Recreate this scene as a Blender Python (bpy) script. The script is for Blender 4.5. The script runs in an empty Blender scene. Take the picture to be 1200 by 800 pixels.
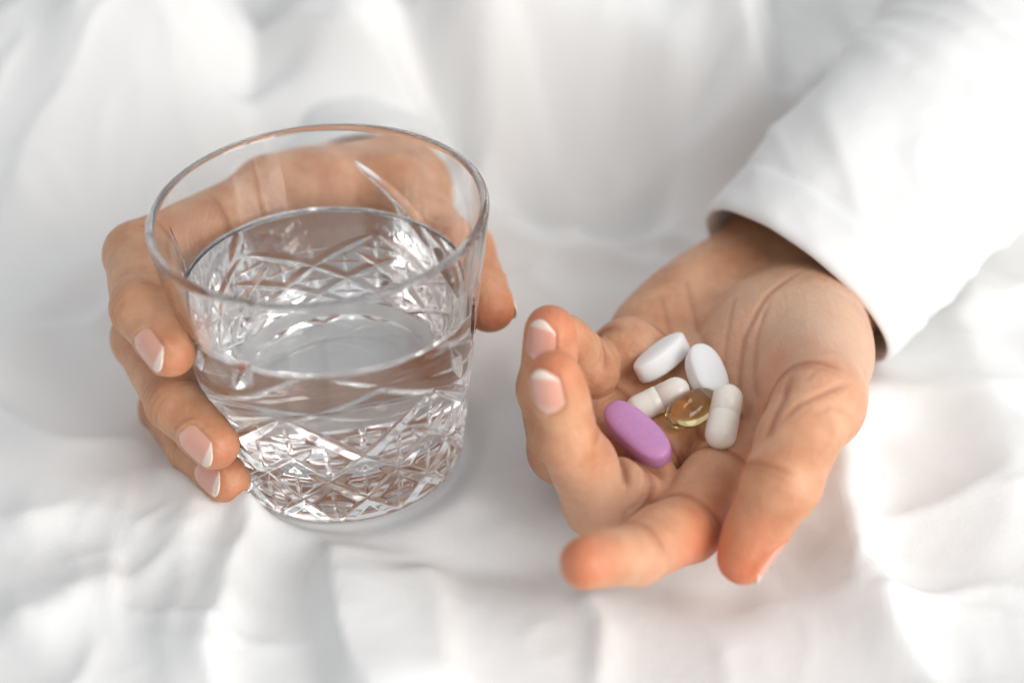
import bpy, bmesh, math, random
import numpy as np
from mathutils import Vector, Matrix
from mathutils.bvhtree import BVHTree

# ------------------------------------------------------------------ camera, world, lights, exposure
S = 0.001                                   # all lengths below are written in millimetres
sc = bpy.context.scene
col = sc.collection
PITCH = math.radians(36)
cam_d = bpy.data.cameras.new('camera')
cam_d.lens = 65; cam_d.sensor_width = 36; cam_d.clip_start = 0.01; cam_d.clip_end = 30
cam = bpy.data.objects.new('camera', cam_d); col.objects.link(cam)
cam.location = (0, -480 * S * math.cos(PITCH), (30 + 480 * math.sin(PITCH)) * S)
cam.rotation_euler = (math.radians(90) - PITCH, 0, 0)
cam_d.dof.use_dof = True; cam_d.dof.focus_distance = 0.456; cam_d.dof.aperture_fstop = 4.5
cam_d.dof.aperture_blades = 9
sc.camera = cam

world = bpy.data.worlds.new('World'); sc.world = world; world.use_nodes = True
bg = world.node_tree.nodes['Background']
bg.inputs['Color'].default_value = (0.95, 0.975, 1.0, 1); bg.inputs['Strength'].default_value = 0.60

def window_lamp(name, loc, aim, w, h, power, colour=(1, 0.97, 0.93)):
    d = bpy.data.lights.new(name, 'AREA'); d.shape = 'RECTANGLE'; d.size = w; d.size_y = h
    d.energy = power; d.color = colour
    o = bpy.data.objects.new(name, d); col.objects.link(o); o.location = loc
    o.rotation_euler = (Vector(aim) - Vector(loc)).to_track_quat('-Z', 'Y').to_euler()
    return o
window_lamp('window_light', (1.12, -0.62, 0.45), (0.0, 0.0, 0.25), 0.42, 1.8, 13.2)
window_lamp('window_light', (0.80, -1.00, 0.45), (0.0, 0.0, 0.25), 0.42, 1.8, 13.2)
window_lamp('room_light', (0.5, 0.9, 1.5), (0.1, 0.1, 0.0), 1.2, 1.2, 1.4, (1, 0.99, 0.97))

sc.view_settings.view_transform = 'Standard'; sc.view_settings.look = 'None'
sc.view_settings.exposure = 0.08; sc.view_settings.gamma = 1.0; sc.view_settings.use_curve_mapping = False
sc.render.engine = 'CYCLES'
cy = sc.cycles
cy.max_bounces = 32; cy.transmission_bounces = 28; cy.glossy_bounces = 16; cy.diffuse_bounces = 5
cy.transparent_max_bounces = 8; cy.use_denoising = True
cy.caustics_reflective = True; cy.caustics_refractive = True; cy.sample_clamp_indirect = 0.0; cy.blur_glossy = 0.3

# ------------------------------------------------------------------ materials
def mat(name):
    m = bpy.data.materials.new(name); m.use_nodes = True
    return m, m.node_tree.nodes, m.node_tree.links, m.node_tree.nodes['Principled BSDF']
def setv(b, **kw):
    for k, v in kw.items():
        b.inputs[k.replace('_', ' ')].default_value = v
def noise(n, l, scale, detail=3, rough=0.5, coord=None):
    t = n.new('ShaderNodeTexNoise'); t.inputs['Scale'].default_value = scale
    t.inputs['Detail'].default_value = detail; t.inputs['Roughness'].default_value = rough
    if coord is not None: l.new(coord, t.inputs['Vector'])
    return t
def bump(n, l, src, strength, dist, prev=None):
    b = n.new('ShaderNodeBump'); b.inputs['Strength'].default_value = strength; b.inputs['Distance'].default_value = dist
    l.new(src, b.inputs['Height'])
    if prev is not None: l.new(prev, b.inputs['Normal'])
    return b.outputs['Normal']
def mixc(n, l, fac, a, b, blend='MIX'):
    m = n.new('ShaderNodeMix'); m.data_type = 'RGBA'; m.blend_type = blend
    for s, v in ((m.inputs['Factor'], fac), (m.inputs['A'], a), (m.inputs['B'], b)):
        if hasattr(v, 'is_output'): l.new(v, s)
        else: s.default_value = v
    return m.outputs['Result']
def ramp(n, l, src, stops):
    r = n.new('ShaderNodeValToRGB'); e = r.color_ramp.elements
    while len(e) < len(stops): e.new(0.5)
    for i, (p, c) in enumerate(stops): e[i].position = p; e[i].color = c
    l.new(src, r.inputs['Fac']); return r.outputs['Color']
def attr(n, name):
    a = n.new('ShaderNodeAttribute'); a.attribute_name = name; return a.outputs['Fac']

def cloth_material(name, colour, weave, sheen=0.15):
    m, n, l, b = mat(name)
    setv(b, Roughness=0.9, Sheen_Weight=sheen, Specular_IOR_Level=0.2)
    tc = n.new('ShaderNodeTexCoord').outputs['Object']
    n1 = noise(n, l, 40, 4, 0.6, tc)
    c = mixc(n, l, n1.outputs['Fac'], tuple(x * 0.965 for x in colour) + (1,), colour + (1,))
    l.new(c, b.inputs['Base Color'])
    w1 = n.new('ShaderNodeTexWave'); w1.bands_direction = 'X'; w1.inputs['Scale'].default_value = weave; w1.inputs['Distortion'].default_value = 1.2; w1.inputs['Detail Scale'].default_value = 3
    w2 = n.new('ShaderNodeTexWave'); w2.bands_direction = 'Y'; w2.inputs['Scale'].default_value = weave; w2.inputs['Distortion'].default_value = 1.2; w2.inputs['Detail Scale'].default_value = 3
    l.new(tc, w1.inputs['Vector']); l.new(tc, w2.inputs['Vector'])
    ad = n.new('ShaderNodeMath'); ad.operation = 'ADD'; l.new(w1.outputs['Fac'], ad.inputs[0]); l.new(w2.outputs['Fac'], ad.inputs[1])
    nb = bump(n, l, ad.outputs[0], 0.25, 0.00008)
    n2 = noise(n, l, 170, 3, 0.55, tc)
    nb = bump(n, l, n2.outputs['Fac'], 0.2, 0.0010, nb)
    l.new(nb, b.inputs['Normal'])
    return m
M_SHEET = cloth_material('white_cotton', (0.82, 0.82, 0.815), 700)
M_SLEEVE = cloth_material('white_jersey', (0.77, 0.77, 0.765), 550, 0.25)

def skin_material():
    m, n, l, b = mat('skin')
    tc = n.new('ShaderNodeTexCoord').outputs['Object']
    base = (0.60, 0.335, 0.205, 1)
    n1 = noise(n, l, 90, 4, 0.6, tc); n2 = noise(n, l, 420, 3, 0.6, tc)
    mr = n.new('ShaderNodeMapRange'); mr.inputs['From Min'].default_value = 0.33; mr.inputs['From Max'].default_value = 0.67; l.new(n1.outputs['Fac'], mr.inputs['Value'])
    c = mixc(n, l, mr.outputs['Result'], (0.66, 0.395, 0.235, 1), (0.49, 0.23, 0.115, 1))
    f2 = n.new('ShaderNodeMath'); f2.operation = 'MULTIPLY'; l.new(n2.outputs['Fac'], f2.inputs[0]); f2.inputs[1].default_value = 0.42
    c = mixc(n, l, f2.outputs[0], c, (0.54, 0.235, 0.15, 1))
    c = mixc(n, l, attr(n, 'highlight_tint'), c, (0.72, 0.50, 0.37, 1))  # soft highlights painted into the skin colour
    n4 = noise(n, l, 150, 3, 0.6, tc)
    rm = n.new('ShaderNodeMath'); rm.operation = 'MULTIPLY_ADD'; l.new(n4.outputs['Fac'], rm.inputs[0]); rm.inputs[1].default_value = 1.5; rm.inputs[2].default_value = 0.15
    rr = n.new('ShaderNodeMath'); rr.operation = 'MULTIPLY'; rr.use_clamp = True; l.new(rm.outputs[0], rr.inputs[0]); l.new(attr(n, 'red'), rr.inputs[1])
    c = mixc(n, l, rr.outputs[0], c, (0.60, 0.165, 0.075, 1))
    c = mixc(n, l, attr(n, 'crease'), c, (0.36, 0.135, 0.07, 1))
    l.new(c, b.inputs['Base Color'])
    setv(b, Roughness=0.47, Specular_IOR_Level=0.42, Subsurface_Weight=0.45, Subsurface_Scale=0.002, Subsurface_Anisotropy=0.4)
    b.inputs['Subsurface Radius'].default_value = (1.0, 0.36, 0.19)
    v = n.new('ShaderNodeTexVoronoi'); v.feature = 'DISTANCE_TO_EDGE'; v.inputs['Scale'].default_value = 950; l.new(tc, v.inputs['Vector'])
    nb = bump(n, l, v.outputs['Distance'], 0.5, 0.00025)
    for rot, sc_ in ((0.9, 520), (-0.5, 640)):                       # fine crossing lines of the skin
        mp = n.new('ShaderNodeMapping'); mp.inputs['Rotation'].default_value = (0.2, 0.1, rot); mp.inputs['Scale'].default_value = (1, 0.16, 1); l.new(tc, mp.inputs['Vector'])
        nl = noise(n, l, sc_, 2, 0.5, mp.outputs['Vector']); nb = bump(n, l, nl.outputs['Fac'], 0.35, 0.0004, nb)
    n3 = noise(n, l, 260, 4, 0.6, tc)
    nb = bump(n, l, n3.outputs['Fac'], 0.45, 0.0008, nb)
    l.new(nb, b.inputs['Normal'])
    return m
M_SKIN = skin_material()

def nail_material():
    m, n, l, b = mat('fingernail')
    tc = n.new('ShaderNodeTexCoord').outputs['Object']
    c = mixc(n, l, attr(n, 'free'), (0.72, 0.36, 0.275, 1), (0.78, 0.65, 0.56, 1))
    c = mixc(n, l, attr(n, 'lunula'), c, (0.76, 0.52, 0.45, 1))
    l.new(c, b.inputs['Base Color'])
    setv(b, Roughness=0.25, Specular_IOR_Level=0.5, Coat_Weight=0.7, Coat_Roughness=0.10, Subsurface_Weight=0.3, Subsurface_Scale=0.0012)
    return m
M_NAIL = nail_material()

def clear(name, ior, colour=(1, 1, 1), rough=0.0):
    m, n, l, b = mat(name)
    setv(b, Roughness=rough, IOR=ior, Transmission_Weight=1.0); b.inputs['Base Color'].default_value = colour + (1,)
    return m
M_GLASS = clear('crystal_glass', 1.50, (1, 1, 1))
M_WATER = clear('water', 1.33, (1, 1, 1))

def pill_material(name, colour, rough, speck=None, sss=0.25):
    m, n, l, b = mat(name)
    tc = n.new('ShaderNodeTexCoord').outputs['Object']
    n1 = noise(n, l, 900, 2, 0.6, tc)
    if speck:
        f = ramp(n, l, n1.outputs['Fac'], [(0.42, (0, 0, 0, 1)), (0.72, (1, 1, 1, 1))])
        sep = n.new('ShaderNodeSeparateColor'); l.new(f, sep.inputs[0])
        c = mixc(n, l, sep.outputs[0], colour + (1,), speck + (1,)); l.new(c, b.inputs['Base Color'])
    else:
        b.inputs['Base Color'].default_value = colour + (1,)
    setv(b, Roughness=rough, Subsurface_Weight=sss, Subsurface_Scale=0.0012)
    n2 = noise(n, l, 1500, 2, 0.5, tc)
    l.new(bump(n, l, n2.outputs['Fac'], 0.25, 0.0001), b.inputs['Normal'])
    return m
M_PURPLE = pill_material('purple_coating', (0.57, 0.26, 0.50), 0.38, (0.47, 0.25, 0.53), 0.15)
M_TABLET = pill_material('white_tablet', (0.86, 0.86, 0.87), 0.5)
M_CAPS = pill_material('cream_gelatin', (0.84, 0.805, 0.73), 0.26, (0.86, 0.83, 0.77), 0.4)
M_CAPS2 = pill_material('cream_gelatin_cap', (0.84, 0.81, 0.74), 0.24, (0.86, 0.83, 0.77), 0.4)
M_GEL = clear('amber_gel', 1.47, (0.92, 0.76, 0.40))
M_FILL = clear('amber_oil', 1.40, (0.80, 0.50, 0.16))

# ------------------------------------------------------------------ helpers
def link_mesh(name, verts, faces, material, parent=None, smooth=True, attrs=None):
    me = bpy.data.meshes.new(name)
    v = np.asarray(verts, np.float32) * S
    f = np.asarray(faces, np.int32)
    k = f.shape[1]
    me.vertices.add(len(v)); me.vertices.foreach_set('co', v.ravel())
    me.loops.add(f.size); me.loops.foreach_set('vertex_index', f.ravel())
    me.polygons.add(len(f)); me.polygons.foreach_set('loop_start', np.arange(0, f.size, k, dtype=np.int32))
    me.polygons.foreach_set('loop_total', np.full(len(f), k, np.int32))
    me.update(calc_edges=True); me.validate()
    if smooth: me.polygons.foreach_set('use_smooth', np.ones(len(me.polygons), bool))
    for an, av in (attrs or {}).items():
        a = me.attributes.new(an, 'FLOAT', 'POINT'); a.data.foreach_set('value', np.asarray(av, np.float32))
    if material: me.materials.append(material)
    o = bpy.data.objects.new(name, me); col.objects.link(o)
    if parent: o.parent = parent
    return o
def tag(o, label=None, cat=None, group=None, kind=None):
    for k, v in (('label', label), ('category', cat), ('group', group), ('kind', kind)):
        if v: o[k] = v
    return o
def empty(name, loc=(0, 0, 0)):
    o = bpy.data.objects.new(name, None); col.objects.link(o); o.location = loc; o.empty_display_size = 0.02
    return o
def grid_faces(nu, nv, wrap_v=False):
    i = np.arange(nu - 1)[:, None]; j = np.arange(nv if wrap_v else nv - 1)[None, :]
    j2 = (j + 1) % nv
    return np.stack([i * nv + j, i * nv + j2, (i + 1) * nv + j2, (i + 1) * nv + j], -1).reshape(-1, 4)
_rs = np.random.RandomState(7)
_perm = _rs.permutation(512); _grad = _rs.uniform(-1, 1, (512, 2)); _grad /= np.linalg.norm(_grad, axis=1)[:, None]
def perlin(x, y):
    xi = np.floor(x).astype(int); yi = np.floor(y).astype(int); fx = x - xi; fy = y - yi
    def g(a, b, dx, dy):
        h = _perm[(_perm[a % 512] + b) % 512]; q = _grad[h]; return q[..., 0] * dx + q[..., 1] * dy
    u = fx ** 3 * (fx * (6 * fx - 15) + 10); v = fy ** 3 * (fy * (6 * fy - 15) + 10)
    return ((1 - v) * ((1 - u) * g(xi, yi, fx, fy) + u * g(xi + 1, yi, fx - 1, fy)) +
            v * ((1 - u) * g(xi, yi + 1, fx, fy - 1) + u * g(xi + 1, yi + 1, fx - 1, fy - 1)))
def sstep(a, b, x):
    t = np.clip((x - a) / (b - a), 0, 1); return t * t * (3 - 2 * t)

# ------------------------------------------------------------------ bed sheet
def poly_dist(X, Y, pts):
    """signed distance to a polyline in the plane, and the share of its length"""
    best = np.full(X.shape, 1e9); sg = np.ones(X.shape); par = np.zeros(X.shape); n = len(pts) - 1
    for i in range(n):
        ax, ay = pts[i]; bx, by = pts[i + 1]; dx, dy = bx - ax, by - ay; L2 = dx * dx + dy * dy
        t = np.clip(((X - ax) * dx + (Y - ay) * dy) / L2, 0, 1)
        d = np.hypot(X - ax - t * dx, Y - ay - t * dy); s = np.where((X - ax) * dy - (Y - ay) * dx > 0, 1, -1)
        m = d < best
        best = np.where(m, d, best); sg = np.where(m, s, sg); par = np.where(m, (i + t) / n, par)
    return best * sg, par
# folds: points on the bed, height, width on the right hand and on the left hand of its run
FOLDS = [
    ([(-69.4, -28.7), (-63.8, -45.5), (-66.2, -69.6), (-69.3, -99.5)], 8, 9, 4),
    ([(-46.2, -39.8), (-41.0, -60.8), (-38.3, -80.9), (-35.1, -107.1)], 10, 3.5, 18),
    ([(-21.2, -48.7), (-16.3, -69.6), (-19.3, -99.5)], 4, 12, 6),
    ([(18.5, -63.8), (21.2, -75.3), (15.4, -99.5)], 2.5, 4, 5),
    ([(-21.4, -41.8), (8.4, -54.2), (41.4, -60.8), (62.8, -54.8)], -4, 10, 12),
    ([(97.4, 13.3), (89.1, -26.1), (86.4, -57.8), (91.4, -99.5)], 9, 12, 9),
    ([(138.7, 85.8), (127.4, 41.3), (126.8, -19.3), (119.4, -63.8)], 5, 12, 16),
    ([(-136.1, -45.5), (-116.4, -37.6), (-95.7, -45.5), (-75.7, -51.8)], 5, 8, 14),
    ([(-127.7, -80.9), (-110.0, -69.6), (-94.7, -63.8)], 6, 10, 14),
    ([(-100.1, -19.3), (-86.5, -36.0), (-80.1, -57.8), (-78.2, -91.7)], 4, 7, 9),
    ([(-169.3, 71.8), (-147.3, 115.6), (-118.3, 177.2), (-91.6, 202.3)], 8, 20, 14),
    ([(-154.9, 13.3), (-137.3, 41.3), (-123.1, 71.8)], 4, 14, 14),
    ([(-11.0, 125.3), (5.3, 107.0), (26.4, 99.4), (53.8, 112.1)], -16, 6, 12),
    ([(0.0, 89.6), (26.8, 101.4), (64.5, 104.4)], 4, 6, 14),
    ([(10.3, 71.8), (31.4, 85.8), (52.7, 90.6)], 3, 6, 12),
    ([(-21.6, 126.3), (0.0, 143.2), (32.9, 137.5), (60.7, 110.2)], 20, 12, 22),
    ([(-51.4, 212.6), (-37.4, 173.2), (-30.4, 143.2), (-10.6, 115.5)], -24, 8, 10),
    ([(-89.9, 205.7), (-87.7, 160.9), (-77.7, 120.9)], -26, 13, 18),
    ([(12.0, 205.7), (28.8, 173.2), (56.6, 160.9), (81.0, 126.3)], 24, 10, 20),
    ([(82.0, 114.0), (94.2, 135.5), (107.1, 164.3), (121.2, 205.2)], -34, 6, 9),
    ([(-6.1, 41.3), (-2.3, 13.3), (-8.9, -19.3), (-4.3, -39.2)], 3, 8, 10),
]
MOUNDS = [  # middle, height, radius x, radius y, turn
    ((-154.0, 167.0), 42, 80, 60, 0.3), ((39.4, 152.5), 15, 60, 30, -0.25), ((11.6, 187.8), 24, 80, 50, 0.1),
    ((67.8, 163.5), 20, 40, 34, 0.4), ((76.8, 128.4), 32, 22, 20, 0.6), ((-48, 152), 50, 85, 34, 0.05), ((-11.8, 186.4), 20, 26, 40, -0.3),
    ((-64.8, 267.4), 30, 50, 60, 0.0), ((131.3, -19.3), 8, 50, 70, 0.2), ((-120.1, -19.3), 5, 50, 40, 0.2),
    ((46, -20), 5.5, 62, 62, 0.0), ((95, 60), 4, 50, 50, 0.0), ((176.1, 110.4), 10, 50, 50, 0.0),
]
def sheet_height(X, Y):
    wx = X + 14 * perlin(X / 70 + 3.1, Y / 70) + 5 * perlin(X / 22, Y / 22 + 9)
    wy = Y + 14 * perlin(X / 70, Y / 70 + 7.7) + 5 * perlin(X / 22 + 4, Y / 22)
    Z = 2.2 * perlin(X / 60, Y / 45)
    for (c, h, rx, ry, a) in MOUNDS:
        dx, dy = X - c[0], Y - c[1]; ca, sa = math.cos(a), math.sin(a)
        u = (dx * ca + dy * sa) / rx; v = (-dx * sa + dy * ca) / ry
        Z = Z + h * np.exp(-(u * u + v * v))
    for pts, h, w1, w2 in FOLDS:
        d, t = poly_dist(wx, wy, pts)
        w = np.where(d > 0, w1, w2); end = sstep(-0.001, 0.22, t) * (1 - sstep(0.8, 1.001, t) * 0.7)
        Z = Z + h * end * np.exp(-(np.abs(d) / w) ** 1.55)
    ux = X + 26 * perlin(X / 95 + 1.7, Y / 95 + 3) + 9 * perlin(X / 33 + 8, Y / 33); uy = Y + 26 * perlin(X / 95, Y / 95 + 13) + 9 * perlin(X / 33, Y / 33 + 5)
    for ang, sx, sy, off, amp, wd in ((0.5, 78, 42, 11, 2.6, 0.10), (-0.6, 66, 38, 31, 2.0, 0.10), (1.3, 40, 24, 51, 1.1, 0.13), (0.1, 26, 18, 71, 0.55, 0.16)):
        ca, sa = math.cos(ang), math.sin(ang); a = (ux * ca + uy * sa) / sx + off; b = (-ux * sa + uy * ca) / sy + off
        p = perlin(a, b); m = sstep(-0.25, 0.35, perlin(a * 0.5 + 9, b * 0.5))
        Z = Z + amp * (1 + 1.6 * sstep(45, 130, Y)) * m * (np.exp(-np.abs(p) / wd) - 0.25)               # pinched ridges, fading in and out
    # pressed flat under the tumbler and under the hand's knuckles
    g = np.hypot(X + 43.4, Y + 9.7); k = 1 - sstep(29, 44, g); Z = Z * (1 - k) + 1.2 * k
    az = np.degrees(np.arctan2(X + 43.4, -(Y + 9.7)))                    # cloth pushed up round the foot of the tumbler
    Z = Z + np.exp(-((g - 37) / 4.2) ** 2) * sstep(30.5, 33, g) * (1.2 + 5.2 * np.exp(-((az + 38) / 26) ** 2))
    return Z
def build_sheet():
    xs = np.concatenate([np.arange(-900, -220, 12), np.arange(-220, 220, 1.6), np.arange(220, 901, 12)])
    ys = np.concatenate([np.arange(-420, -170, 10), np.arange(-170, 180, 1.6), np.arange(180, 420, 4), np.arange(420, 1400, 16)])
    X, Y = np.meshgrid(xs, ys, indexing='ij')
    Z = sheet_height(X, Y)
    V = np.stack([X, Y, Z], -1).reshape(-1, 3)
    F = grid_faces(len(xs), len(ys))
    o = link_mesh('bed_sheet', V, F, M_SHEET)
    tag(o, 'rumpled white cotton bed sheet under the hands and the tumbler', kind='structure')
    return o
SHEET = build_sheet()

# ------------------------------------------------------------------ implicit modelling for the hands
f32 = np.float32
def smin(a, b, k):
    h = np.maximum(k - np.abs(a - b), 0) / k
    return np.minimum(a, b) - h * h * (k * 0.25)
def smax(a, b, k): return -smin(-a, -b, k)
def rcone(P, a, b, r1, r2):
    a = np.asarray(a, f32); b = np.asarray(b, f32); ba = b - a; L2 = float(ba @ ba)
    pa = P - a; t = np.clip((pa @ ba) / L2, 0, 1)
    q = pa - t[:, None] * ba
    return np.sqrt((q * q).sum(1)) - (r1 + (r2 - r1) * t)
def ellip(P, c, axes, r):
    """axes: 3x3 rows orthonormal; r: three radii"""
    q = (P - np.asarray(c, f32)) @ np.asarray(axes, f32).T
    r = np.asarray(r, f32); k0 = np.sqrt(((q / r) ** 2).sum(1)); k1 = np.sqrt(((q / (r * r)) ** 2).sum(1))
    return k0 * (k0 - 1) / np.maximum(k1, 1e-6)
def unit(v):
    v = np.asarray(v, float); return v / np.linalg.norm(v)
def frame(d, n):
    d = unit(d); n = np.asarray(n, float); n = unit(n - d * (n @ d)); return np.array([d, n, np.cross(d, n)])

class Finger:
    """joints knuckle..tip centre, radii, and the way the pads face at each bone"""
    def __init__(s, J, R, pal, base_crease=0.5, pads=1.0, crease=0.55, nail=None, redness=0.6, knuckle=0.0):
        s.J = [np.asarray(j, float) for j in J]; s.R = R; s.crease = crease; s.bc = base_crease; s.pads = pads
        s.nail = nail; s.red = redness; s.knuckle = knuckle
        s.fr = [frame(s.J[i + 1] - s.J[i], pal[i]) for i in range(3)]
    def sdf(s, P, info=None):
        J, R = s.J, s.R
        d = None
        for i in range(3):
            c = rcone(P, J[i], J[i + 1], R[i], R[i + 1])
            d = c if d is None else smin(d, c, 2.5)
        for i in range(3):                                        # fleshy pads between the creases
            L = np.linalg.norm(J[i + 1] - J[i]); r = (R[i] + R[i + 1]) / 2
            t = (0.62, 0.5, 0.62)[i]
            c = J[i] + (J[i + 1] - J[i]) * t + s.fr[i][1] * r * (0.30, 0.28, 0.22)[i]
            e = ellip(P, c, s.fr[i], (L * (0.36, 0.42, 0.55)[i], r * 0.80, r * 0.93))
            d = smin(d, e, 3.0) if s.pads else d
        for c, r, k in s.balls: d = smin(d, np.linalg.norm(P - np.asarray(c, f32), axis=1).astype(f32) - r, k)
        cr = np.zeros(len(P), f32)
        # creases on the pad side: base, first and second joint
        for i, (jj, amp) in enumerate(((None, 1.0), (1, 1.0), (2, 0.8))):
            if i == 0 and s.bc is None: continue
            if i == 0: c = J[0] + (J[1] - J[0]) * s.bc; ax = s.fr[0][0]; n = s.fr[0][1]; r = R[0]
            else: c = J[jj]; ax = unit(s.fr[jj - 1][0] + s.fr[jj][0]); n = unit(s.fr[jj - 1][1] + s.fr[jj][1]); r = R[jj]
            q = P - c.astype(f32); a = q @ ax.astype(f32); h = q @ n.astype(f32); rad = np.sqrt(np.maximum((q * q).sum(1) - a * a, 0))
            m = sstep(-0.15 * r, 0.45 * r, h) * (1 - sstep(r * 1.7, r * 2.2, rad))
            side = h * 0.04
            g = np.exp(-((a - side) / 0.75) ** 2) + 0.45 * np.exp(-((a - 2.1 + side) / 0.6) ** 2)
            cr = np.maximum(cr, (m * g * amp).astype(f32))
            if s.knuckle and i:                                   # wrinkles on the back of the joint
                mk = sstep(0.2 * r, 0.8 * r, -h) * (1 - sstep(r * 1.7, r * 2.2, rad))
                gk = sum(np.exp(-((a - o + 0.06 * np.abs(q @ np.cross(ax, n).astype(f32))) / 0.5) ** 2) for o in (-3.6, -1.7, 0.1, 1.9, 3.5))
                cr = np.maximum(cr, (mk * gk * s.knuckle * (0.9 if i == 1 else 0.6)).astype(f32))
        if s.nail:                                                # folds of skin round the nail
            L, W, over = s.nail[:3]; dd, pal, side = s.fr[2]
            if len(s.nail) > 3:
                a_ = s.nail[3]; pal, side = pal * math.cos(a_) + side * math.sin(a_), side * math.cos(a_) - pal * math.sin(a_)
            q = P - J[3].astype(f32); al = q @ dd.astype(f32); ph = np.arctan2(q @ side.astype(f32), -(q @ pal.astype(f32)))
            u = np.abs(ph) / (W / (2 * R[3] * 0.88)); v = (al - (R[3] * 0.80 + over - L)) / L
            rr = np.where(v < 0.3, np.sqrt(u * u + (np.maximum(0.3 - v, 0) / 0.3) ** 2), u)
            keep = (1 - sstep(0.72, 0.95, v)) * sstep(-0.5, -0.2, v)
            d = d - (keep * (0.42 * np.exp(-((rr - 1.13) / 0.15) ** 2) - 0.15 * (1 - sstep(0.8, 1.05, rr)))).astype(f32)
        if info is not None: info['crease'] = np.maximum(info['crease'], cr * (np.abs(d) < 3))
        return d + cr * s.crease
    balls = ()
    def redness_at(s, P):
        tip = s.J[3] + s.fr[2][0] * s.R[3] * 0.7 + s.fr[2][1] * 1.5
        r = np.exp(-(np.linalg.norm(P - tip, axis=1) / (9.5 + 5 * (s.red > 0.8))) ** 2)
        for k, a in ((1, 0.30), (2, 0.30)):
            r = np.maximum(r, a * np.exp(-(np.linalg.norm(P - s.J[k], axis=1) / 9.5) ** 2))
        return r * s.red

def surface_nets(fn, lo, hi, h):
    n = np.ceil((np.asarray(hi) - lo) / h / 6).astype(int); lo = np.asarray(lo, float); H = 6 * h
    ax = [lo[i] + H * (np.arange(n[i]) + 0.5) for i in range(3)]
    G = np.stack(np.meshgrid(*ax, indexing='ij'), -1).reshape(-1, 3).astype(f32)
    dc = fn(G).reshape(n)
    act = np.abs(dc) < H * 0.9 + 2.5
    D = np.repeat(np.repeat(np.repeat(dc, 6, 0), 6, 1), 6, 2).astype(f32)
    A = np.repeat(np.repeat(np.repeat(act, 6, 0), 6, 1), 6, 2)
    I = np.argwhere(A)
    P = (lo + h * (I + 0.5)).astype(f32)
    val = np.concatenate([fn(P[k:k + 300000]) for k in range(0, len(P), 300000)])
    D[I[:, 0], I[:, 1], I[:, 2]] = val
    s = D < 0
    c = [s[a:s.shape[0] - 1 + a, b:s.shape[1] - 1 + b, e:s.shape[2] - 1 + e] for a in (0, 1) for b in (0, 1) for e in (0, 1)]
    al = c[0].copy(); an = c[0].copy()
    for q in c[1:]: al &= q; an |= q
    C = np.argwhere(an & ~al)
    idx = np.full([k - 1 for k in s.shape], -1, np.int32); idx[C[:, 0], C[:, 1], C[:, 2]] = np.arange(len(C))
    acc = np.zeros((len(C), 3)); cnt = np.zeros(len(C))
    corners = [(a, b, e) for a in (0, 1) for b in (0, 1) for e in (0, 1)]
    for a in corners:
        for k in range(3):
            if a[k]: continue
            b = list(a); b[k] = 1
            va = D[C[:, 0] + a[0], C[:, 1] + a[1], C[:, 2] + a[2]]; vb = D[C[:, 0] + b[0], C[:, 1] + b[1], C[:, 2] + b[2]]
            m = (va < 0) != (vb < 0); t = np.where(m, va / np.where(m, va - vb, 1), 0)
            p = np.tile(np.array(a, float), (len(C), 1)); p[:, k] = t
            acc += p * m[:, None]; cnt += m
    V = lo + h * (C + acc / cnt[:, None] + 0.5)
    Fs = []
    for k in range(3):
        sl = [slice(None)] * 3; sl2 = [slice(None)] * 3; sl[k] = slice(0, -1); sl2[k] = slice(1, None)
        E = np.argwhere(s[tuple(sl)] != s[tuple(sl2)])
        u, v = (k + 1) % 3, (k + 2) % 3
        E = E[(E[:, u] > 0) & (E[:, v] > 0) & (E[:, u] < s.shape[u] - 1) & (E[:, v] < s.shape[v] - 1)]
        q = []
        for du, dv in ((-1, -1), (0, -1), (0, 0), (-1, 0)):
            X = E.copy(); X[:, u] += du; X[:, v] += dv; q.append(idx[X[:, 0], X[:, 1], X[:, 2]])
        q = np.stack(q, -1); flip = ~s[E[:, 0], E[:, 1], E[:, 2]]
        q[flip] = q[flip][:, ::-1]; Fs.append(q)
    F = np.concatenate(Fs); F = F[(F >= 0).all(1)]
    return V, F

def polyline_crease(P, pts, w):
    """distance in plan to a line drawn on the palm, thinning to its ends"""
    d, t = poly_dist(P[:, 0].astype(float), P[:, 1].astype(float), pts)
    return np.exp(-(d / w) ** 2) * sstep(-0.001, 0.2, t) * (1 - sstep(0.75, 1.001, t))

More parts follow.
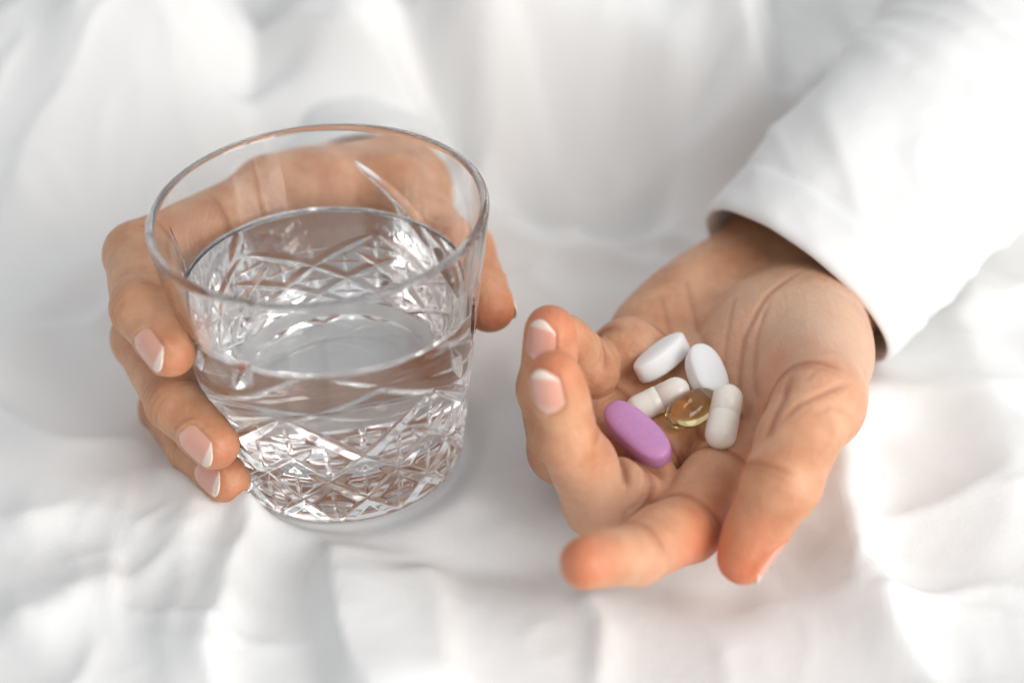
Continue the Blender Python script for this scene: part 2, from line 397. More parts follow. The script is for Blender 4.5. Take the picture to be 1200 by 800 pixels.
def build_hand(fingers, palm, lines, lo, hi, h, parent, label, highlight_tint=None, extra_red=()):
    info = {}
    def fn(P, want=False):
        pl = palm(P)
        cr = np.zeros(len(P), f32); nfo = {'crease': cr}
        tot = None
        for fg, k in fingers:
            d = smin(pl, fg.sdf(P, nfo), k)
            tot = d if tot is None else smin(tot, d, 0.9)
        for pts, w, depth, z0 in lines:
            g = polyline_crease(P, pts, w) * sstep(z0 - 3, z0 + 1, P[:, 2])
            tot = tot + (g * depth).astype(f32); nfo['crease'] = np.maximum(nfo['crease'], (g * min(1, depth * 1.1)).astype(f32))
        if want: info['crease'] = nfo['crease']
        return tot
    V, F = surface_nets(fn, lo, hi, h)
    Vf = V.astype(f32); fn(Vf, True)
    red = np.zeros(len(V))
    for fg, k in fingers: red = np.maximum(red, fg.redness_at(V))
    for c, r, a in extra_red: red = np.maximum(red, a * np.exp(-(np.linalg.norm(V - np.asarray(c), axis=1) / r) ** 2))
    pl = np.zeros(len(V))
    for c, r, a in (highlight_tint or ()): pl = np.maximum(pl, a * np.exp(-(np.linalg.norm(V - np.asarray(c), axis=1) / r) ** 2))
    o = link_mesh('hand', V, F, M_SKIN, parent, attrs={'red': red, 'crease': np.clip(info['crease'] * 0.75, 0, 1), 'highlight_tint': pl})
    o['label'] = label
    def one(p): return float(fn(np.asarray([p], f32))[0])
    for fg, k in fingers:
        if fg.nail: build_nail(fg, fg.sdf, o)
    return o, fn

def build_nail(fg, fn, parent):
    L, W, over = fg.nail[:3]
    d, pal, side = fg.fr[2]
    if len(fg.nail) > 3:                                           # turned about the finger's axis
        a = fg.nail[3]; pal, side = pal * math.cos(a) + side * math.sin(a), side * math.cos(a) - pal * math.sin(a)
    dor = -pal; J2, J3 = fg.J[2], fg.J[3]; rt = fg.R[3]
    nv, nu = 30, 19
    v1 = rt * 0.80 + over; v0 = v1 - L                              # along the axis from the tip centre
    phm = 1.05
    vs = np.linspace(0, 1, nv); us = np.linspace(-1, 1, nu)
    rad = np.zeros((nv, nu)); AX = np.zeros((nv, nu, 3)); DR = np.zeros((nv, nu, 3)); free = np.zeros((nv, nu)); lun = np.zeros((nv, nu))
    for i, v in enumerate(vs):
        wv = min(1.0, math.sqrt(max(0.0, 1 - max(0, (0.30 - v) / 0.30) ** 2.2)) * 0.98 + 0.02)
        wv *= 1 - 0.30 * (max(0, v - 0.72) / 0.28) ** 2.2
        for j, u in enumerate(us):
            curve = 1.0 * u * u * (v - 0.15)                         # rounded free edge
            a = v0 + L * v - curve * 2.6
            ph = u * wv * phm * W / (2 * rt * 0.88 * phm)
            AX[i, j] = J3 + d * a; DR[i, j] = dor * math.cos(ph) + side * math.sin(ph)
            edge = 0.85 - 0.06 * (1 - u * u)
            free[i, j] = 1 if v > edge + 0.05 else max(0.0, (v - edge + 0.0) / 0.05)
            lun[i, j] = max(0, 1 - math.hypot(u * 0.9, v / 0.26)) * 0.8
    lo_ = np.zeros((nv, nu)); hi_ = np.full((nv, nu), rt * 2.2)
    for _ in range(16):                                            # meet the skin
        mid = (lo_ + hi_) / 2; Pm = (AX + DR * mid[..., None]).reshape(-1, 3).astype(f32)
        ins = (fn(Pm).reshape(nv, nu) < 0); lo_ = np.where(ins, mid, lo_); hi_ = np.where(ins, hi_, mid)
    rad = (lo_ + hi_) / 2
    ref = np.median(rad[int(nv * 0.30):int(nv * 0.5)], axis=0)
    k = int(nv * 0.52)
    slope = (rad[k] - rad[k - 8]) / 8 * 0.7
    for i in range(k, nv): rad[i] = rad[k] + slope * (i - k) - 0.0016 * (i - k) ** 2
    sm = rad.copy()
    for _ in range(6): sm[1:-1] = (sm[:-2] + sm[1:-1] * 2 + sm[2:]) / 4; sm[:, 1:-1] = (sm[:, :-2] + 2 * sm[:, 1:-1] + sm[:, 2:]) / 4
    lift = 0.30 - 0.55 * np.abs(us)[None, :] ** 3 - 0.5 * np.clip((0.10 - vs) / 0.10, 0, 1)[:, None] ** 1.5
    top = AX + DR * (sm + lift)[..., None]; bot = AX + DR * (sm + lift - 0.45)[..., None]
    V = np.concatenate([top.reshape(-1, 3), bot.reshape(-1, 3)]); n = nv * nu
    F = grid_faces(nv, nu).tolist(); F2 = [[q + n for q in f[::-1]] for f in F]
    rim = [(i * nu, (i + 1) * nu) for i in range(nv - 1)] + [((nv - 1) * nu + j, (nv - 1) * nu + j + 1) for j in range(nu - 1)] + \
          [((i + 1) * nu + nu - 1, i * nu + nu - 1) for i in range(nv - 1)] + [(j + 1, j) for j in range(nu - 1)]
    F3 = [[a, b, b + n, a + n] for a, b in rim]
    o = link_mesh('fingernail', V, F + F2 + F3, M_NAIL, parent, attrs={'free': np.tile(free.ravel(), 2), 'lunula': np.tile(lun.ravel(), 2)})
    bm = bmesh.new(); bm.from_mesh(o.data); bmesh.ops.recalc_face_normals(bm, faces=bm.faces); bm.to_mesh(o.data); bm.free()
    return o

# ------------------------------------------------------------------ person: two hands and two sleeves
PERSON = tag(empty('person', (0.02, 0.30, 0)), 'person in a white long-sleeved top holding a water tumbler and a palmful of pills', 'person')
for_parent = Matrix.Translation((-0.02, -0.30, 0))

# --- the open hand
PW = np.array((84.7, 50.0, 23.0))
OI = [(59.3, -28.3, 21.0), (41.5, -60.7, 20.0), (28.2, -77.8, 27.0), (16.0, -90.8, 36.0)]
OM = [(49.0, -18.2, 19.0), (21.3, -48.3, 17.0), (12.9, -53.3, 41.0), (9.5, -51.8, 58.0)]
OR = [(41.4, -2.5, 18.0), (12.1, -31.2, 19.0), (8.2, -35.7, 42.0), (8.9, -33.7, 58.0)]
OP = [(38.0, 13.3, 22.0), (20.3, -6.9, 23.0), (16.2, -16.1, 38.0), (11.5, -22.6, 48.0)]
OT = [(77.7, -4.2, 32.0), (72.7, -40.1, 41.0), (62.0, -64.2, 37.0), (53.5, -72.2, 20.0)]
def V3(a): return np.asarray(a, float)
up = V3((0, 0, 1))
def bent(J, pal0):
    """pads face the inside of the bend"""
    J = [V3(j) for j in J]; return pal0, unit(J[3] - J[2]) * 0 + (J[0] - J[1]), (J[1] - J[2]) * 0.3 + (J[0] - J[1])
fi = Finger(OI, (9.4, 8.2, 7.0, 5.6), (up, (-0.3, 0.3, 1), (-0.2, 0.6, 1)), nail=None, redness=0.78, base_crease=0.46)
fm = Finger(OM, (9.6, 8.8, 7.1, 5.9), bent(OM, up), nail=(11.5, 8.4, 0.3, 0.3), redness=0.6, crease=0.8)
fr = Finger(OR, (9.0, 7.9, 6.8, 5.8), bent(OR, up), nail=(11.0, 8.0, 0.3, 0.3), redness=0.75)
fp = Finger(OP, (9.2, 8.0, 6.6, 5.6), ((0.2, -0.4, 1), V3(OP[0]) - V3(OP[1]), V3(OP[0]) - V3(OP[1])), nail=(9.5, 7.8, 1.5), redness=0.3, base_crease=0.35)
ft = Finger(OT, (12.0, 9.7, 8.8, 5.7), ((-1, 0.1, 0.5), (-1, 0.0, 0.35), (-1, 0.12, 0.12)), nail=(12.5, 9.6, -0.6), redness=1.1, base_crease=None)
fp.balls = (((30.1, -2.5, 28.0), 9.6, 2.0), ((19.7, -16.5, 33.0), 7.6, 1.2))
fm.balls = (((30.6, -46.0, 21.0), 9.8, 0.8),)
ARM1 = V3((128.2, 91.7, 50.0)); adir = unit(ARM1 - PW)
a_ul = unit(np.cross(adir, up)) * -1                                # towards the little finger
def open_palm(P):
    d = None
    for J, r1, r2 in ((OI, 11.5, 10.6), (OM, 12.5, 10.8), (OR, 12.5, 10.4), (OP, 11.5, 9.6)):
        off = {id(OI): -13, id(OM): -5, id(OR): 5, id(OP): 12}[id(J)]
        c = rcone(P, PW + a_ul * off, J[0], r1, r2); d = c if d is None else smin(d, c, 9)
    # heel of the thumb
    A, B = V3(OT[0]), V3(OT[1])
    d = smin(d, rcone(P, PW - a_ul * 7 + V3((0, -6, 0)), A, 11, 12), 10)
    th = ellip(P, V3((67.8, -2.9, 31.0)), frame(V3(OI[0]) - PW, up), (27, 13, 17)); d = smin(d, th, 9)
    # heel of the little finger side
    hy = ellip(P, V3((55.9, 30.2, 22.0)), frame(V3(OP[0]) - PW, up), (30, 12.5, 13)); d = smin(d, hy, 10)
    # fold of flesh between thumb and palm
    fb = ellip(P, V3((62.5, -28.3, 35.0)), frame(V3((55.7, -43.6, 26.0)) - V3((67.4, -15.5, 36.0)), up), (14, 8.5, 8)); d = smin(d, fb, 2.5)
    d = smin(d, rcone(P, A + V3((0, -8, 0)), B + V3((-1, 6, 0)), 11.6, 9.9), 8)
    web = rcone(P, V3((64.4, -29.6, 28.0)), V3((74.6, -35.1, 35.0)), 8.5, 8.5); d = smin(d, web, 7)
    # pads under the fingers
    for J in (OM, OR):
        c = V3(J[0]) + (V3(J[1]) - V3(J[0])) * 0.05 + up * 4.5; d = smin(d, ellip(P, c, frame(V3(J[1]) - V3(J[0]), up), (11, 8, 9)), 5)
    # wrist and forearm
    w = smin(rcone(P, PW + a_ul * 10, PW + a_ul * 11 + adir * 90, 13.0, 16), rcone(P, PW - a_ul * 11, PW - a_ul * 11 + adir * 90, 13.0, 16), 14)
    d = smin(d, w, 12)
    # hollow of the palm
    hol = ellip(P, V3((43.5, -39.9, 46.0)), frame(V3(OM[0]) - PW, up), (30, 17, 21))
    return smax(d, -hol, 12)
OPEN_LINES = [   # line on the palm, half width, depth, lowest height it marks
    ([(79.1, 17.1), (65.2, -0.3), (58.3, -12.4), (56.3, -23.9), (57.7, -36.7)], 0.75, 0.55, 20),     # round the thumb's heel
    ([(66.3, -0.3), (61.3, -13.8), (59.7, -26.1), (60.3, -34.2)], 0.6, 0.38, 20),
    ([(58.2, 7.9), (54.6, -8.3), (52.4, -20.9)], 0.6, 0.3, 20),
    ([(58.1, -36.7), (52.7, -28.3), (50.5, -15.1), (47.7, 2.9)], 0.7, 0.5, 18),
    ([(51.1, -47.6), (46.6, -32.9), (40.8, -18.7), (36.5, -10.6)], 0.7, 0.55, 18),
    ([(45.7, 21.7), (47.5, 9.7), (48.7, -4.1)], 0.8, 0.35, 20),
    ([(38.9, 15.7), (40.5, 5.3), (41.8, -2.8)], 0.8, 0.35, 20),
    ([(65.7, -39.8), (63.7, -47.1), (60.3, -54.2), (57.6, -60.4)], 0.9, 0.75, 30),
    ([(80.2, -43.2), (72.6, -47.2), (66.3, -51.0), (60.4, -57.3)], 0.7, 0.45, 30),
    ([(80.8, -48.1), (73.6, -50.4), (67.9, -55.2)], 0.6, 0.22, 30),
    ([(77.1, -40.2), (72.0, -41.2), (67.5, -45.2)], 0.5, 0.2, 30),
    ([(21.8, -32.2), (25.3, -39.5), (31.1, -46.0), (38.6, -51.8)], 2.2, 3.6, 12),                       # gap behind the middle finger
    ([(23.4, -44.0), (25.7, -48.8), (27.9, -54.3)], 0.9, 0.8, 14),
]
HAND_OPEN, FN_OPEN = build_hand([(fi, 6), (fm, 6), (fr, 6), (fp, 6), (ft, 9)], open_palm, OPEN_LINES,
    (-12, -112, -4), (150, 135, 78), 0.5, PERSON, 'open upturned hand with curled fingers cradling pills',
    highlight_tint=((V3((70.6, -15.8, 48.0)), 30, 0.6), (V3(OI[2]) + V3((0, -4, -4)), 12, 0.35), (V3(OM[1]) + V3((2, -5, 4)), 13, 0.6)),  # painted highlights: thumb's heel, index underside, front of the middle finger
    extra_red=((V3((62.5, -35.7, 42.0)), 10, 0.35), (V3((64.8, -30.8, 46.0)), 8, 0.3)))

# --- the hand round the tumbler
GB = V3((-43.4, -9.7, 2.0)); GA = V3((math.sin(-0.045), 0, math.cos(0.045))); GH = 75.0; RB, RT = 30.5, 41.6
HI = [(-65.8, 44.0, 47.6), (-96.7, 10.0, 50.4), (-90.3, -20.0, 54.3), (-81.4, -33.0, 51.0)]
HM = [(-64.7, 46.0, 26.2), (-96.6, 4.0, 28.2), (-83.7, -26.0, 30.0), (-72.5, -38.0, 26.2)]
HR = [(-60.7, 44.0, 12.4), (-92.4, 4.0, 4.9), (-81.9, -20.0, 11.5), (-71.2, -35.0, 12.7)]
HP = [(-46.0, 44.0, 6.0), (-74.0, 30.0, 3.0), (-84.0, 18.0, 2.0), (-86.0, 8.0, 2.0)]
HT = [(-28.0, 78.0, 24.0), (-32.9, 54.0, 42.3), (-13.6, 24.0, 41.8), (-5.5, 2.0, 39.4)]
gc = lambda p: unit(V3((GB[0], GB[1], p[2])) - V3(p))
def wrap(J): return [gc((V3(J[i]) + V3(J[i + 1])) / 2) for i in range(3)]
gi = Finger(HI, (9.0, 8.2, 7.1, 6.1), wrap(HI), nail=(12.0, 8.8, 0.5, -0.35), redness=0.35, knuckle=0.5)
gm = Finger(HM, (9.0, 8.1, 7.0, 5.9), wrap(HM), nail=(12.0, 8.6, 0.5, -0.35), redness=0.35, knuckle=0.6)
gr = Finger(HR, (8.7, 7.7, 6.7, 5.7), wrap(HR), nail=(11.5, 8.2, 0.5, -0.35), redness=0.35, knuckle=0.5)
gp = Finger(HP, (8.4, 7.2, 6.2, 5.4), wrap(HP), nail=None, redness=0.2)
gt = Finger(HT, (12.5, 10.6, 8.8, 6.4), wrap(HT), nail=(12.0, 9.0, -1.2, -0.1), redness=0.5, base_crease=None)
HW = V3((-40, 92, 16)); HARM = V3((-58, 250, 2)); hdir = unit(HARM - HW)
def held_palm(P):
    d = None
    for J, off in ((HI, (8, 0, 8)), (HM, (2, 0, 2)), (HR, (-5, 0, -4)), (HP, (-9, 0, -8))):
        c = rcone(P, HW + V3(off), J[0], 13, 10.4); d = c if d is None else smin(d, c, 9)
    d = smin(d, rcone(P, HW + V3((6, -6, 0)), HT[0], 13, 13), 9)
    d = smin(d, rcone(P, V3(HT[0]) + V3((-6, -10, 8)), V3(HI[0]) + V3((14, 6, -2)), 10, 9), 10)      # web
    w = smin(rcone(P, HW + V3((4, 0, 0)), HW + V3((1, 34, -6)), 11.5, 10.5), rcone(P, HW - V3((9, 0, 1)), HW + V3((-13, 34, -7)), 11.5, 10.5), 12)
    return smin(d, w, 12)
def held_fn_palm(P):
    d = held_palm(P)
    q = P - GB.astype(f32); hh = q @ GA.astype(f32); r = np.sqrt(np.maximum((q * q).sum(1) - hh * hh, 0)) - (RB + (RT - RB) * hh / GH) - 0.15
    return smax(d, -r, 2.0)
HAND_HELD, FN_HELD = build_hand([(gi, 6), (gm, 6), (gr, 6), (gp, 6), (gt, 9)], held_fn_palm, [],
    (-116, -54, -14), (26, 150, 76), 0.5, PERSON, 'hand wrapped round the back of the tumbler with fingers on its side')

# --- sleeves
def sleeve(path, r1s, r2s, up_hint, seed, label, cuff=16):
    path = [V3(p) for p in path]; n_s, n_p = 150, 160
    L = np.concatenate([[0], np.cumsum([np.linalg.norm(b - a) for a, b in zip(path, path[1:])])]); T = L / L[-1]
    s = np.linspace(0, 1, n_s) ** 1.25
    C = np.stack([np.interp(s, T, [p[k] for p in path]) for k in range(3)], -1)
    for _ in range(40): C[1:-1] = (C[:-2] + 2 * C[1:-1] + C[2:]) / 4
    R1 = np.interp(s, T, r1s); R2 = np.interp(s, T, r2s)
    tan = np.gradient(C, axis=0); tan /= np.linalg.norm(tan, axis=1)[:, None]
    ph = np.linspace(0, 2 * np.pi, n_p, endpoint=False)
    V = np.zeros((n_s, n_p, 3)); VI = np.zeros((n_s, n_p, 3))
    dist = s * L[-1]
    for i in range(n_s):
        d, n, b = frame(tan[i], up_hint)
        x = np.cos(ph); y = np.sin(ph)
        q = 4.5 * perlin(ph * 0.9 * 0 + x * 1.1 + seed, y * 1.1 + dist[i] / 26) * min(1, dist[i] / 22)
        q += 1.2 * np.maximum(0, 1 - 3 * np.abs(perlin(x * 0.9 + seed + dist[i] / 34, y * 0.9 + dist[i] / 20 + 40))) ** 2 * min(1, dist[i] / 30)
        q += 0.8 * perlin(x * 2 + seed, y * 2 + 7) * max(0, 1 - dist[i] / 25)
        q += -0.7 * math.exp(-((dist[i] - cuff) / 0.9) ** 2) + 0.5 * (1 - sstep(cuff - 1.5, cuff, dist[i]))
        q += 0.5 * perlin(x * 3 + seed + 2, y * 3 + dist[i] / 9)
        lip = 1.3 * math.sqrt(max(0, 1 - ((2.4 - min(dist[i], 2.4)) / 2.4) ** 2))
        V[i] = C[i] + ((R1[i] + q + lip - 0.8) * x)[:, None] * b + ((R2[i] + q + lip - 0.8) * y)[:, None] * n
        th = 0.2 + 2.6 * math.sqrt(min(1, dist[i] / 2.4))
        VI[i] = C[i] + ((R1[i] + q - 0.8 - th + lip) * x)[:, None] * b + ((R2[i] + q - 0.8 - th + lip) * y)[:, None] * n
    n = n_s * n_p
    F = grid_faces(n_s, n_p, True); FI = F[:, ::-1] + n
    j = np.arange(n_p); j2 = (j + 1) % n_p
    FC = np.stack([j2, j, j + n, j2 + n], -1)
    o = link_mesh('sleeve', np.concatenate([V.reshape(-1, 3), VI.reshape(-1, 3)]), np.concatenate([F, FI, FC]), M_SLEEVE, PERSON)
    o['label'] = label
    return o
c0 = V3((77.3, 30.0, 27.0))
SL1 = sleeve([c0, c0 + adir * 40 + V3((2, 0, 3)), V3((132.5, 98.5, 52.0)) + V3((8, 0, 0)), V3((190, 190, 95)), V3((215, 330, 150))],
             (32, 32.5, 37, 48, 56), (26, 27, 33, 46, 55), (0, -0.35, 1), 3.3, 'white sleeve with open cuff behind the open palm')
h0 = V3((-44, 98, 15))
SL2 = sleeve([h0, h0 + hdir * 40, V3((-56, 190, 0)), V3((-62, 250, -4)), V3((-60, 320, -4))],
             (26, 26, 28, 30, 32), (20, 20, 22, 24, 26), (0, -0.2, 1), 8.1, 'white sleeve of the arm holding the tumbler')
for o in list(PERSON.children): o.matrix_parent_inverse = for_parent

# ------------------------------------------------------------------ tumbler
def seg_cut(U, H, u0, h0, u1, h1, depth, half, taper=0.25):
    """V-shaped cut along a straight stroke, thinning to its ends (millimetres on the unrolled wall)"""
    dx, dy = u1 - u0, h1 - h0; L = math.hypot(dx, dy)
    t = ((U - u0) * dx + (H - h0) * dy) / (L * L); s = np.abs((U - u0) * dy - (H - h0) * dx) / L
    k = np.clip(t / taper, 0, 1) * np.clip((1 - t) / taper, 0, 1); k = np.sqrt(np.clip(k, 0, 1)) * ((t > 0) & (t < 1))
    return np.maximum(0, depth * k * (1 - s / np.maximum(half * k, 1e-6)))
def build_tumbler():
    NT = 840
    th = np.linspace(0, 2 * np.pi, NT, endpoint=False)
    hs = np.concatenate([np.arange(2.6, 64, 0.30), np.linspace(64.4, 73.6, 14)])
    TH, HH = np.meshgrid(th, hs, indexing='xy')
    Rm = 34.0; N = 12; pitch = 2 * math.pi * Rm / N; U = TH * Rm; C = 2 * math.pi * Rm
    cut = np.zeros_like(U)
    hb = 2.0; rise = 15.0                                             # height of one diamond
    slope = rise / pitch
    for k in range(-3, N + 3):
        for sg in (1, -1):
            u0 = k * pitch - sg * 0.0; ext = 34 + (5 if k % 2 else 0)
            top = hb + 2 * rise + (5.5 if (k + (sg > 0)) % 2 else -4.0)
            du = (top - (hb - 1)) / slope
            cut = np.maximum(cut, seg_cut(U, HH, u0, hb - 1, u0 + sg * du, top, 0.95, 1.75, 0.16))
    for r in range(4):                                                  # four-point stars inside the diamonds
        for k in range(-1, N + 2):
            uc = (k + (0.5 if r % 2 else 0.0)) * pitch + (pitch * 0.5 if False else 0); hc = hb - 1 + rise * (0.5 + 0.5 * r)
            if hc > 33: continue
            a = 4.6
            cut = np.maximum(cut, seg_cut(U, HH, uc, hc - a, uc, hc + a, 0.34, 0.8, 0.5))
            cut = np.maximum(cut, seg_cut(U, HH, uc - a, hc, uc + a, hc, 0.34, 0.8, 0.5))
    def leaf(az, h0, h1, lean, half=1.9, depth=1.5):
        """az in degrees from the side that faces the bed's foot, growing towards the open hand"""
        u = math.radians(az - 90) % (2 * math.pi) * Rm
        for o in (-C, 0, C):
            np.maximum(cut, seg_cut(U, HH, u + o, h0, u + o + lean, h1, depth, half, 0.5), out=cut)
    for az, a0, a1, lean, half in ((-33, 45, 56, 6, 3.0), (-54, 44, 56, 3, 3.0), (-100, 46, 66, 0, 1.3), (120, 38, 65, 32, 2.2), (136, 36, 57, 13, 1.9),
                                   (100, 40, 62, -3, 1.8), (66, 34, 47, -6, 1.9), (78, 36, 56, -4, 1.6), (232, 38, 52, -6, 1.6)):
        leaf(az, a0, a1, lean, half)
    R = RB + (RT - RB) * HH / GH - cut
    outer = np.stack([R * np.cos(TH), R * np.sin(TH), HH], -1)
    rings = []
    def ring(r, h): rings.append(np.stack([r * np.cos(th), r * np.sin(th), np.full(NT, h)], -1))
    ring(0.01, 1.2); ring(12, 1.1); ring(22, 0.9); ring(25.5, 0.3); ring(27, 0.0); ring(28.6, 0.15)
    for a in (20, 45, 70): ring(28.6 + 2.3 * math.sin(math.radians(a)), 2.5 - 2.35 * math.cos(math.radians(a)))
    rings += list(outer)
    rim_o = RB + (RT - RB) * 73.6 / GH; tw = 2.3
    for a in range(15, 180, 15):
        ring(rim_o - tw / 2 + tw / 2 * math.cos(math.radians(a)) + 0.15 * math.sin(math.radians(a)), 73.9 + tw / 2 * math.sin(math.radians(a)))
    prof = inner_profile()
    for r, h in prof: ring(r, h)
    V = np.concatenate(rings); F = grid_faces(len(rings), NT, True)
    return V, F
def inner_profile():
    p = []
    for h in np.linspace(73.6, 21, 24):
        ro = RB + (RT - RB) * h / GH; p.append((ro - (2.3 + 1.3 * (1 - h / 74)), h))
    r0, h0 = p[-1]
    for a in (15, 30, 45, 60, 75, 90):
        q = math.radians(a); p.append((r0 - 8 + 8 * math.cos(q), h0 - 7 * math.sin(q)))
    p += [(14, h0 - 7.3), (6, h0 - 7.5), (0.01, h0 - 7.6)]
    return p
TUMBLER_M = Matrix.Translation(Vector(GB) * S) @ Vector((0, 0, 1)).rotation_difference(Vector(GA)).to_matrix().to_4x4()
V, F = build_tumbler()
TUMBLER = link_mesh('tumbler', V, F, M_GLASS)
TUMBLER.matrix_world = TUMBLER_M
tag(TUMBLER, 'cut-crystal drinking tumbler half full of water held in a hand', 'glass')

# water: level in the world although the tumbler leans
def build_water():
    level = 54.5; NT = 240; th = np.linspace(0, 2 * np.pi, NT, endpoint=False)
    prof = [(r + 0.06, h) for r, h in inner_profile()][::-1]                # a hair into the glass so that no air film shows
    hs = np.array([p[1] for p in prof]); rr = np.array([p[0] for p in prof])
    Mi = np.array(TUMBLER_M.to_3x3()); rings = []
    nrm = Mi.T @ np.array([0, 0, 1.0]); off = level - GB[2]
    for r, h in prof:
        if h < 44: rings.append(np.stack([r * np.cos(th), r * np.sin(th), np.full(NT, h - 0.05)], -1))
    top = []
    for k in range(NT):                                                    # the waterline on the wall
        lo_, hi_ = 30.0, 73.0
        for _ in range(30):
            m = (lo_ + hi_) / 2; r = np.interp(m, hs, rr)
            if np.dot(nrm, (r * math.cos(th[k]), r * math.sin(th[k]), m)) < off: lo_ = m
            else: hi_ = m
        top.append((np.interp(lo_, hs, rr) * math.cos(th[k]), np.interp(lo_, hs, rr) * math.sin(th[k]), lo_))
    top = np.array(top); low = rings[-1]
    for f in (0.25, 0.5, 0.75): rings.append(low * (1 - f) + (top + (0, 0, 0.3)) * f)
    rings.append(top + np.array([0, 0, 0.45]))
    c = top.mean(0)
    for f, dz in ((0.985, 0.20), (0.96, 0.05), (0.92, 0.0), (0.7, 0), (0.4, 0), (0.001, 0)):
        rings.append(c + (top - c) * f + np.array([0, 0, dz]))
    return np.concatenate(rings), grid_faces(len(rings), NT, True)
V, F = build_water()
WATER = link_mesh('water', V, F, M_WATER); WATER.matrix_world = TUMBLER_M
tag(WATER, 'clear water filling the crystal tumbler to about two thirds', 'water')

# ------------------------------------------------------------------ pills on the palm
dg = bpy.context.evaluated_depsgraph_get()
me = HAND_OPEN.data
BV = BVHTree.FromPolygons([v.co / S for v in me.vertices], [p.vertices[:] for p in me.polygons])
def rest(xy, clear_h, z=90):
    """height and lean of the palm under a spot"""
    p, n, i, d = BV.ray_cast(Vector((xy[0], xy[1], z)), Vector((0, 0, -1)))
    return p, n
def place(o, xy, heading, half_h, z=None, lean=None):
    p, n = rest(xy, half_h)
    # average the slope over the pill's footprint
    ns = Vector((0, 0, 0)); zs = []
    for dx, dy in ((0, 0), (4, 0), (-4, 0), (0, 4), (0, -4)):
        q, m = rest((xy[0] + dx, xy[1] + dy), half_h, 60)
        if q is not None: ns += m; zs.append(q.z)
    n = ns.normalized() if lean is None else Vector(lean).normalized()
    zc = (sum(zs) / len(zs) if z is None else z)
    x = Vector((math.cos(heading), math.sin(heading), 0)); x = (x - n * x.dot(n)).normalized(); y = n.cross(x)
    R = Matrix((x, y, n)).transposed().to_4x4()
    c = Vector((xy[0], xy[1], zc)) + n * (half_h * 0.96) if z is None else Vector((xy[0], xy[1], z))
    print('PILL', o.name, [round(t, 1) for t in c], [round(t, 2) for t in n])
    o.matrix_world = Matrix.Translation(c * S) @ R

def lathe_x(profile, n=48):
    """profile of (x, r) turned about x"""
    ph = np.linspace(0, 2 * np.pi, n, endpoint=False)
    V = np.concatenate([np.stack([np.full(n, x), r * np.cos(ph), r * np.sin(ph)], -1) for x, r in profile])
    return V, grid_faces(len(profile), n, True)
def capsule(name, L, r):
    root = empty(name)
    b = [(-L / 2 + r * (1 - math.cos(a)), max(0.01, r * math.sin(a))) for a in np.linspace(0, math.pi / 2, 12)]
    V, F = lathe_x(b + [(L * 0.02, r), (L * 0.02, 0.01)]); link_mesh('body', V, F, M_CAPS, root)
    R = r * 1.02
    c = [(L / 2 - R * (1 - math.cos(a)), max(0.01, R * math.sin(a))) for a in np.linspace(0, math.pi / 2, 12)]
    V, F = lathe_x((c + [(L * 0.12, R), (L * 0.11, R * 0.993), (L * 0.10, R), (-L * 0.02, R), (-L * 0.02 - 0.15, R * 0.96), (-L * 0.02, 0.01)])[::-1])
    link_mesh('cap', V, F, M_CAPS, root)
    return root
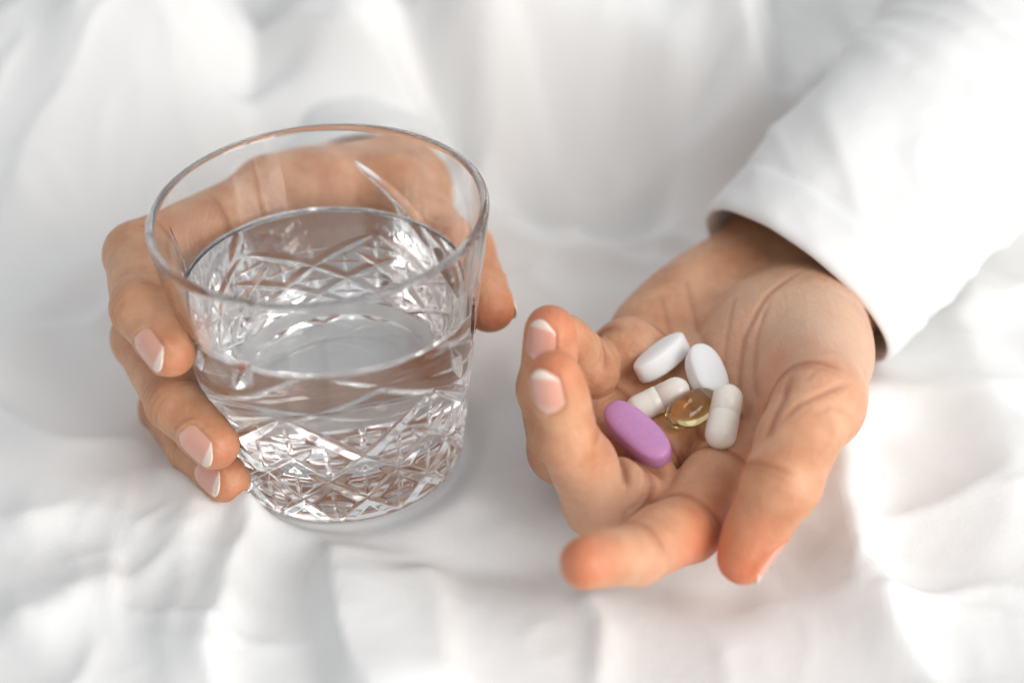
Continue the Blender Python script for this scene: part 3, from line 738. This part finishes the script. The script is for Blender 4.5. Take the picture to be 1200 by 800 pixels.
def caplet(name, L, W, T, material, band=1.6, p=2.5, crown=0.85):
    """oblong tablet: rounded outline, domed faces and a narrow upright edge"""
    n = 96; ph = np.linspace(0, 2 * np.pi, n, endpoint=False); rings = []
    def outline(f):
        a, b = L / 2, W / 2; c, s_ = np.cos(ph), np.sin(ph)
        st = a - b                                                          # stadium eased with an ellipse
        x = np.sign(c) * np.abs(c) ** (2 / p) * a; y = np.sign(s_) * np.abs(s_) ** (2 / p) * b
        return x * (1 - (1 - f) * b / a) if False else x * f, y * f
    prof = [(0.001, 1.0), (0.25, 0.985), (0.5, 0.93), (0.7, 0.82), (0.85, 0.64), (0.94, 0.44), (0.975, 0.30)]
    hz = T / 2 - band / 2
    top = [(f, band / 2 + hz * (k ** crown)) for f, k in prof] + [(0.99, band / 2 + hz * 0.12), (1.0, band / 2 - 0.12)]
    for f, z in top + [(f, -z) for f, z in top[::-1]]:
        x, y = outline(f); rings.append(np.stack([x, y, np.full(n, z)], -1))
    V = np.concatenate(rings); F = grid_faces(len(rings), n, True)[:, ::-1]
    return link_mesh(name, V, F, material)
def softgel(name, L, r):
    pr = [(-L / 2 * math.cos(a), max(0.01, r * math.sin(a) ** 0.92)) for a in np.linspace(0, math.pi, 40)]
    root = empty(name)
    V, F = lathe_x(pr, 64); V = V * (1, 1, 0.80); sh = link_mesh('shell', V, F, M_GEL, root)
    sh2 = None
    return root

purple = caplet('purple_caplet', 21.0, 9.0, 7.4, M_PURPLE, 3.0, 2.5)
tag(purple, 'purple oblong coated caplet lying against the curled fingers', 'pill')
place(purple, (30.8, -38.3), math.atan2(-0.80, 0.60), 3.7, lean=(-0.12, -0.30, 0.92))
ta = caplet('white_tablet', 17.0, 8.6, 6.6, M_TABLET, 3.4, 2.1)
tag(ta, 'white oval tablet tilted on its edge above a cream capsule', 'pill')
place(ta, (39.7, -12.1), math.atan2(0.62, 0.8), 3.9, lean=(-0.45, 0.25, 0.85))
tb = caplet('white_tablet', 16.5, 9.0, 6.0, M_TABLET, 3.0, 2.3)
tag(tb, 'white oval tablet lying just behind the amber softgel', 'pill')
place(tb, (47.9, -18.7), math.atan2(-0.9, 0.3), 3.1, lean=(0.25, -0.25, 0.93))
ca = capsule('cream_capsule', 17.0, 3.45)
tag(ca, 'cream two-piece capsule between the purple caplet and a white tablet', 'pill')
place(ca, (37.4, -25.7), math.atan2(-0.18, -0.8), 3.45)
cb = capsule('cream_capsule', 17.5, 3.8)
tag(cb, 'cream two-piece capsule beside the amber softgel toward the thumb', 'pill')
place(cb, (51.5, -36.0), math.atan2(-0.95, -0.26), 3.8, z=33.6, lean=(-0.15, -0.36, 0.89))
sg = softgel('amber_softgel', 15.0, 4.5)
tag(sg, 'translucent amber softgel capsule in the middle of the palm', 'pill')
place(sg, (44.2, -30.6), math.atan2(0.6, 0.8), 3.6, z=32.0, lean=(-0.05, -0.2, 0.95))
